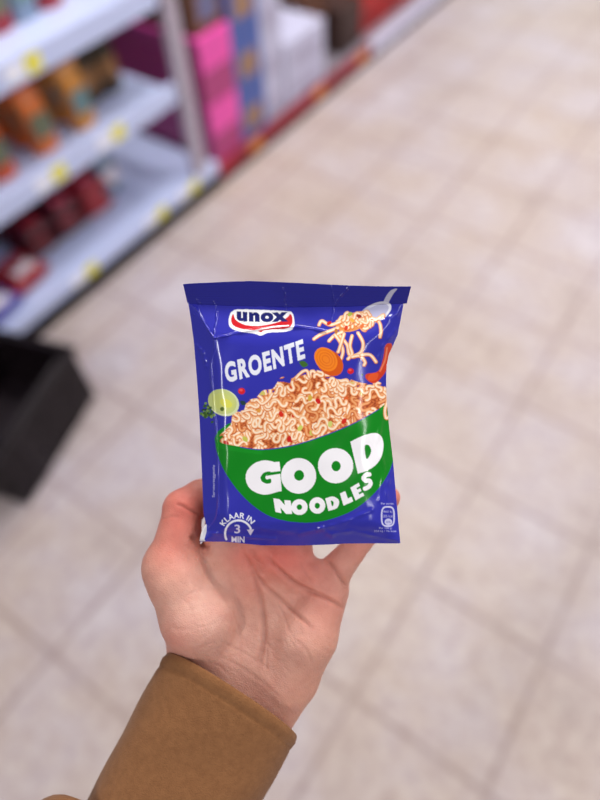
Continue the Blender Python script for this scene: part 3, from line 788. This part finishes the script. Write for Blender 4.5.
# ------------------------------------------------------------------ cartons on the base
def carton(name, label, x0, x1, y0, y1, z0, z1, m, band=None, patch=None, group=None, lidm=None):
    cx, cy = (x0 + x1) / 2, (y0 + y1) / 2
    t = empty(name, (cx, cy, z0)); tag(t, label, 'carton', group)
    hx_, hy_, h = (x1 - x0) / 2, (y1 - y0) / 2, z1 - z0
    boxes('body', [(-hx_, hx_, -hy_, hy_, 0, h - .004)], m, t, .003)
    boxes('flap', [(-hx_, -.002, -hy_, hy_, h - .004, h), (.002, hx_, -hy_, hy_, h - .004, h)], lidm or m, t)
    if band:
        boxes('band', [(hx_, hx_ + .001, -hy_ + .002, hy_ - .002, h * .52, h - .004)], band, t)
    if patch:
        boxes('label_panel', [(hx_, hx_ + .0012, -hy_ * .62, hy_ * .62, h * .18, h * .60)], patch, t)
    return t
pinkd = mat('mauve_card', (166, 60, 116), .5, .15, 60); pinkb = mat('bright_pink', (228, 80, 168), .45, .05)
for i, (z0, lab) in enumerate([(.076, 'pink carton beside the upright, lower of the two'), (.297, 'pink carton beside the upright, upper of the two')]):
    carton('carton', lab, -1.88, -1.452, 1.482, 1.648, z0, z0 + .22, pinkd, pinkb, None, 'pink cartons', pinkb)
blued = mat('blue_card', (72, 92, 158), .5, .10, 40); gold = mat('tan_print', (150, 116, 92), .6, .1)
for z0, lab in [(.076, 'blue carton with a tan panel, bottom of the stack next to the pink ones'), (.272, 'blue carton with a tan panel, in the middle of the blue stack'), (.468, 'blue carton on top of the blue stack')]:
    carton('carton', lab, -1.88, -1.456, 1.652, 1.815, z0, z0 + .195, blued, None, gold, 'blue cartons')
whc = mat('white_carton', (186, 184, 208), .5, .05); whp = mat('grey_print', (168, 162, 186), .6, .08)
for z0, z1, lab in [(.076, .19, 'white carton at the bottom of the pale stack beyond the blue cartons'), (.191, .315, 'white carton on top of the pale stack beyond the blue cartons')]:
    carton('carton', lab, -1.80, -1.46, 1.965, 2.245, z0, z1, whc, None, whp, 'white cartons')
for z0, z1, lab in [(.076, .215, 'narrow white carton between blue and white stacks, at the bottom'), (.216, .375, 'narrow white carton between blue and white stacks, in the middle'), (.376, .56, 'narrow white carton standing tall against the blue stack')]:
    carton('carton', lab, -1.82, -1.466, 1.82, 1.955, z0, z1, whc, None, whp, 'narrow white cartons')
brn = mat('brown_card', (108, 70, 50), .6, .15, 30); dkb = mat('dark_brown_card', (60, 40, 36), .6, .15, 30); blg = mat('slate_print', (104, 104, 140), .6, .1)
carton('carton', 'brown carton with a slate panel lying on the pink cartons', -1.86, -1.47, 1.50, 1.648, .518, .70, brn, None, blg)
carton('carton', 'brown carton seen over the white stack', -1.94, -1.81, 2.0, 2.26, .076, .52, brn, None, None)
carton('carton', 'brown carton beyond the white stack, leaning on the dark one', -1.86, -1.58, 2.265, 2.44, .076, .36, mat('rust_card', (92, 56, 40), .6, .15, 30), None, None)
carton('carton', 'dark brown carton between the brown and the red cartons', -1.84, -1.50, 2.445, 2.62, .076, .26, dkb, None, None)
redc = mat('red_card', (176, 34, 30), .45, .1, 40); redd = mat('deep_red_card', (136, 26, 28), .5, .1, 40)
for y0, z0, lab in [(2.64, .076, 'red carton at the bottom where the lilac rail begins'), (2.64, .232, 'red carton stacked upon another where the lilac rail begins'), (2.84, .076, 'red carton next along the lilac rail'), (3.04, .076, 'red carton farthest along the lilac rail')]:
    carton('carton', lab, -1.86, -1.52, y0, y0 + .19, z0, z0 + .155, redc, None, redd, 'red cartons')

# ------------------------------------------------------------------ pouches on the shelves
def pouch_mesh(wd, dp, h, seed):
    """standing pillow pouch: returns body verts/quads; front towards +x"""
    nu, nv = 28, 22; R_ = random.Random(seed)
    ph = R_.uniform(0, 6)
    rows = []
    for j in range(nv):
        v_ = j / (nv - 1); z = h * (.06 + .88 * v_)
        fat = dp / 2 * (math.sin(math.pi * min(1, (v_ * .80 + .20))) ** .6 if v_ < 1 else 0) if v_ < .999 else 0
        fat = dp / 2 * max(.03, (1 - v_ ** 3.2)) * (.8 + .2 * min(1, v_ * 6))
        for i in range(nu):
            a = 2 * math.pi * i / nu; cs, sn = math.cos(a), math.sin(a)
            y = wd / 2 * math.copysign(abs(sn) ** .7, sn) * (1 - .03 * math.sin(v_ * 3.1))
            x = fat * math.copysign(abs(cs) ** .9, cs) + .0018 * math.sin(a * 5 + v_ * 9 + ph)
            rows.append((x, y, z if v_ > 0 else h * .0))
    V_ = np.array(rows); j, i = np.meshgrid(np.arange(nv - 1), np.arange(nu), indexing='ij')
    a = (j * nu + i).ravel(); b_ = (j * nu + (i + 1) % nu).ravel()
    return V_, np.stack([a, b_, b_ + nu, a + nu], 1)
PCOUNT = [0]
def pouch(label, loc, wd, dp, h, m, lm, sm_, rz=0.0, group=None, lean=0.0, name='food_pouch', cat='pouch'):
    t = empty(name, loc, rz); t.rotation_euler = (0, lean, rz); tag(t, label, cat, group)
    PCOUNT[0] += 1
    V_, q = pouch_mesh(wd, dp, h, PCOUNT[0]); npmesh('body', V_, q, m, t)
    bm = bmesh.new(); add_box(bm, -.0022, .0022, -wd / 2, wd / 2, h * .925, h); bmobj('top_seal', bm, sm_, t, bevel=.0008)
    # curved label hugging the front
    n_, k_ = 9, 7; L_ = []
    for jj in range(k_):
        v_ = .24 + .40 * jj / (k_ - 1); z = h * (.06 + .88 * v_); fat = dp / 2 * (1 - v_ ** 3.2) * (.8 + .2 * min(1, v_ * 6))
        for ii in range(n_):
            a = math.radians(-52 + 104 * ii / (n_ - 1)); cs, sn = math.cos(a), math.sin(a)
            L_.append((fat * abs(cs) ** .9 + .0028, wd / 2 * .98 * math.copysign(abs(sn) ** .7, sn), z))
    o = npmesh('front_label', np.array(L_), grid_quads(k_, n_), lm, t)
    return t
orange = mat('orange_film', (222, 118, 52), .35, .18, 40); orange2 = mat('amber_film', (218, 146, 62), .35, .18, 40); redor = mat('red_orange_film', (214, 88, 42), .35, .18, 40)
gg = mat('sage_print', (112, 116, 92), .5, .15, 60); teal = mat('teal_print', (110, 138, 140), .5, .1, 60); peach = mat('peach_print', (224, 160, 110), .5, .1, 60)
olive = mat('olive_film', (62, 50, 34), .5, .25, 40); dark = mat('dark_seal', (60, 40, 30), .5, .1)
redf = mat('red_film', (160, 40, 50), .35, .2, 40); pinkf = mat('rose_film', (206, 84, 100), .35, .15, 40); mar = mat('maroon_film', (84, 18, 32), .4, .2, 40)
steel = mat('steel_blue_film', (132, 150, 172), .35, .1, 40); ppl = mat('violet_film', (88, 84, 158), .35, .15, 40); wht = mat('white_print', (224, 214, 220), .5, .05)
# middle tier
zs = .435
cols_ = [(.585, orange, gg, redor, 'in the nearest column'), (.735, redor, gg, orange, 'second column from the near end'), (.892, orange, gg, redor, 'above the nearer price card'), (1.042, orange2, teal, peach, 'above the farther price card')]
for y, m, lm, sm_, where in cols_:
    for k_, (x, dw) in enumerate([(-1.545, 'at the front'), (-1.625, 'behind the front one'), (-1.705, 'third from the front')]):
        pouch('orange pouch on the middle shelf, %s, %s' % (where, dw), (x, y, zs), .082, .066, .175 + .004 * random.random(), m, lm, sm_, random.uniform(-.12, .12), 'orange pouches on the middle shelf')
for y, where in ((1.15, 'next to the orange ones'), (1.235, 'last before the bare shelf end')):
    for x, dw in ((-1.62, 'in front'), (-1.70, 'behind'), (-1.78, 'deepest')):
        pouch('dark olive pouch on the middle shelf, %s, %s' % (where, dw), (x, y, zs), .08, .06, .165, olive, mat('tan_label', (150, 104, 60), .5, .1), dark, random.uniform(-.1, .1), 'olive pouches on the middle shelf')
# top tier
zs = .713
for y, m, lm, sm_, what in [(.85, redf, wht, mar, 'red pouch nearest on the top shelf'), (.945, redf, gg, mar, 'red pouch beside a teal pouch on the top shelf'), (1.035, steel, teal, redf, 'steel blue pouch on the top shelf between red ones'), (1.125, redf, teal, mar, 'red pouch past the blue one on the top shelf')]:
    for k_, x in enumerate((-1.63, -1.705)):
        pouch(what + (', front row' if k_ == 0 else ', second row'), (x, y, zs), .085, .06, .16, m, lm, sm_, random.uniform(-.15, .15), 'pouches on the top shelf')
# bottom tier: bags piled low, one steel-blue pouch, two bags at the near front edge
zs = .105
def bag(label, loc, rz, wd, dp, h, m, lm, group=None):
    t = empty('food_bag', loc, rz); tag(t, label, 'bag', group)
    n_, k_ = 26, 26; PCOUNT[0] += 1; R_ = random.Random(PCOUNT[0] + 50); ph = R_.uniform(0, 6)
    top, bot = [], []
    for j in range(k_):
        for i in range(n_):
            a, c_ = i / (n_ - 1) * 2 - 1, j / (k_ - 1) * 2 - 1
            f = max(0, (1 - a ** 4) * (1 - c_ ** 6)) ** .6
            wr = .004 * math.sin(a * 7 + ph) * math.cos(c_ * 5 + ph)
            top.append((c_ * dp / 2, a * wd / 2, h * (.42 + .58 * f) + wr * f)); bot.append((c_ * dp / 2, a * wd / 2, h * (.42 - .42 * f)))
    V_ = np.array(top + bot); q = np.concatenate([grid_quads(k_, n_, True), grid_quads(k_, n_) + n_ * k_])
    npmesh('body', V_, q, m, t)
    for s in (-1, 1):
        bm = bmesh.new(); add_box(bm, -dp / 2, dp / 2, s * wd / 2 - .009, s * wd / 2 + .009, h * .42 - .0015, h * .42 + .0015)
        bmobj('end_seal', bm, m, t)
    L_ = []
    for jj in range(8):
        for ii in range(8):
            a, c_ = (ii / 7 * 2 - 1) * .55, .25 + jj / 7 * .55
            f = max(0, (1 - a ** 4) * (1 - c_ ** 6)) ** .6; wr = .004 * math.sin(a * 7 + ph) * math.cos(c_ * 5 + ph)
            L_.append((c_ * dp / 2, a * wd / 2, h * (.42 + .58 * f) + wr * f + .0012))
    npmesh('front_label', np.array(L_), grid_quads(8, 8, True), lm, t)
    return t
for i, (y, m, lm, lab) in enumerate([(.778, mar, redf, 'maroon bag lying on the bottom shelf, nearest of the row'), (.903, mar, pinkf, 'maroon bag lying on the bottom shelf, second of the row'), (1.028, redf, pinkf, 'red bag lying on the bottom shelf at the far end of the row')]):
    for k_, up in ((0, 'underneath'), (1, 'on top')):
        bag(lab + ', ' + up, (-1.66 - .01 * k_, y + .004 * k_, zs + .056 * k_), random.uniform(-.08, .08), .105, .16, .052, m, lm, 'bags piled on the bottom shelf')
for i, y in enumerate((.76, .89, 1.02)):
    bag('maroon bag at the back of the bottom shelf, ' + ('nearest', 'middle', 'farthest')[i] + ' of three', (-1.84, y, zs), 0, .105, .15, .1, mar, redf, 'bags at the back of the bottom shelf')
pouch('steel blue pouch standing on the bottom shelf past the red bags', (-1.66, 1.14, zs), .085, .06, .15, steel, wht, teal)
pouch('dark maroon pouch standing deep on the bottom shelf', (-1.79, 1.145, zs), .085, .06, .15, mar, redf, dark)
bag('red bag with a white label at the front of the bottom shelf', (-1.56, .645, zs), .1, .13, .13, .07, redf, wht)
bag('violet bag at the front edge of the bottom shelf near the basket', (-1.52, .505, zs), .1, .14, .12, .06, ppl, wht)

# ------------------------------------------------------------------ shopping basket
bk = mat('black_plastic', (25, 15, 21), .5, .1, 20, spec=.35)
rz = math.atan2(-.105, .334) * -1
basket = empty('shopping_basket', (-1.213, .268, 0), math.radians(17.4))
tag(basket, 'dark plastic shopping basket standing on the floor beside the bottom shelf', 'basket')
bl, bw_, bh = .36, .30, .21          # along y, along x, height
def wall(name, axis, sgn):
    bm = bmesh.new()
    half, ln = (bw_ / 2, bl) if axis == 'x' else (bl / 2, bw_)
    def bb(a0, a1, z0, z1):
        if axis == 'x': add_box(bm, sgn * half - .004, sgn * half + .004, a0, a1, z0, z1)
        else: add_box(bm, a0, a1, sgn * half - .004, sgn * half + .004, z0, z1)
    for z0, z1 in ((0, .05), (.085, .13), (.15, .21)): bb(-ln / 2, ln / 2, z0, z1)
    n = 7
    for i in range(n + 1):
        a = -ln / 2 + ln * i / n; bb(max(-ln / 2, a - .018), min(ln / 2, a + .018), 0, bh)
    return bmobj(name, bm, bk, basket)
wall('side_panel', 'x', 1); wall('side_panel', 'x', -1); wall('end_panel', 'y', 1); wall('end_panel', 'y', -1)
boxes('bottom', [(-bw_ / 2, bw_ / 2, -bl / 2, bl / 2, .002, .010)], bk, basket)
boxes('rim', [(-bw_ / 2 - .012, bw_ / 2 + .012, s * bl / 2 - .012, s * bl / 2 + .012, bh - .012, bh) for s in (-1, 1)] + [(s * bw_ / 2 - .012, s * bw_ / 2 + .012, -bl / 2, bl / 2, bh - .012, bh) for s in (-1, 1)], bk, basket, .003)
for s in (-1, 1):
    boxes('handle', [(s * (bw_ / 2 - .004) - .007, s * (bw_ / 2 - .004) + .007, -bl / 2 + .05, bl / 2 - .05, bh + .001, bh + .012)], bk, basket, .004)

# ================================================================== LIGHT
wd = bpy.data.worlds.new('World'); scene.world = wd; wd.use_nodes = True
bg = wd.node_tree.nodes['Background']; bg.inputs['Color'].default_value = (.92, .95, 1.0, 1); bg.inputs['Strength'].default_value = .25
def strip(name, loc, sx, sy, power, color=(1, .98, .96)):
    l = bpy.data.lights.new(name, 'AREA'); l.shape = 'RECTANGLE'; l.size = sx; l.size_y = sy; l.energy = power; l.color = color
    o = bpy.data.objects.new(name, l); COL.objects.link(o); o.location = loc; return o
for x, y, sx, sy, p in ((-.2, 2.5, 3.2, .18, 56), (-1.0, 1.62, 1.7, .14, 52), (0.0, 5.2, 3.2, .18, 52), (-.75, -2.1, .18, 1.4, 44), (2.3, .6, .18, 3.6, 70), (2.3, 4.6, .18, 3.6, 56), (-2.6, 10.5, 3.0, 1.2, 130)):
    strip('ceiling_tube', (x, y, 3.1), sx, sy, p * 1.12)

# ================================================================== CAMERA
cd = bpy.data.cameras.new('Camera'); cam = bpy.data.objects.new('Camera', cd); COL.objects.link(cam)
R3 = np.stack([M[:, 0], -M[:, 1], -M[:, 2]], 1)
mw = Matrix.Identity(4)
for i in range(3):
    for j in range(3): mw[i][j] = float(R3[i, j])
    mw[i][3] = float(CAM[i])
cam.matrix_world = mw
cd.sensor_fit = 'VERTICAL'; cd.sensor_height = 36; cd.lens = 27; cd.clip_start = .02
cd.dof.use_dof = True; cd.dof.focus_distance = .294; cd.dof.aperture_fstop = 2.6
scene.camera = cam
vs = scene.view_settings; vs.view_transform = 'Standard'; vs.look = 'None'; vs.gamma = 1; vs.use_curve_mapping = False; vs.exposure = 0
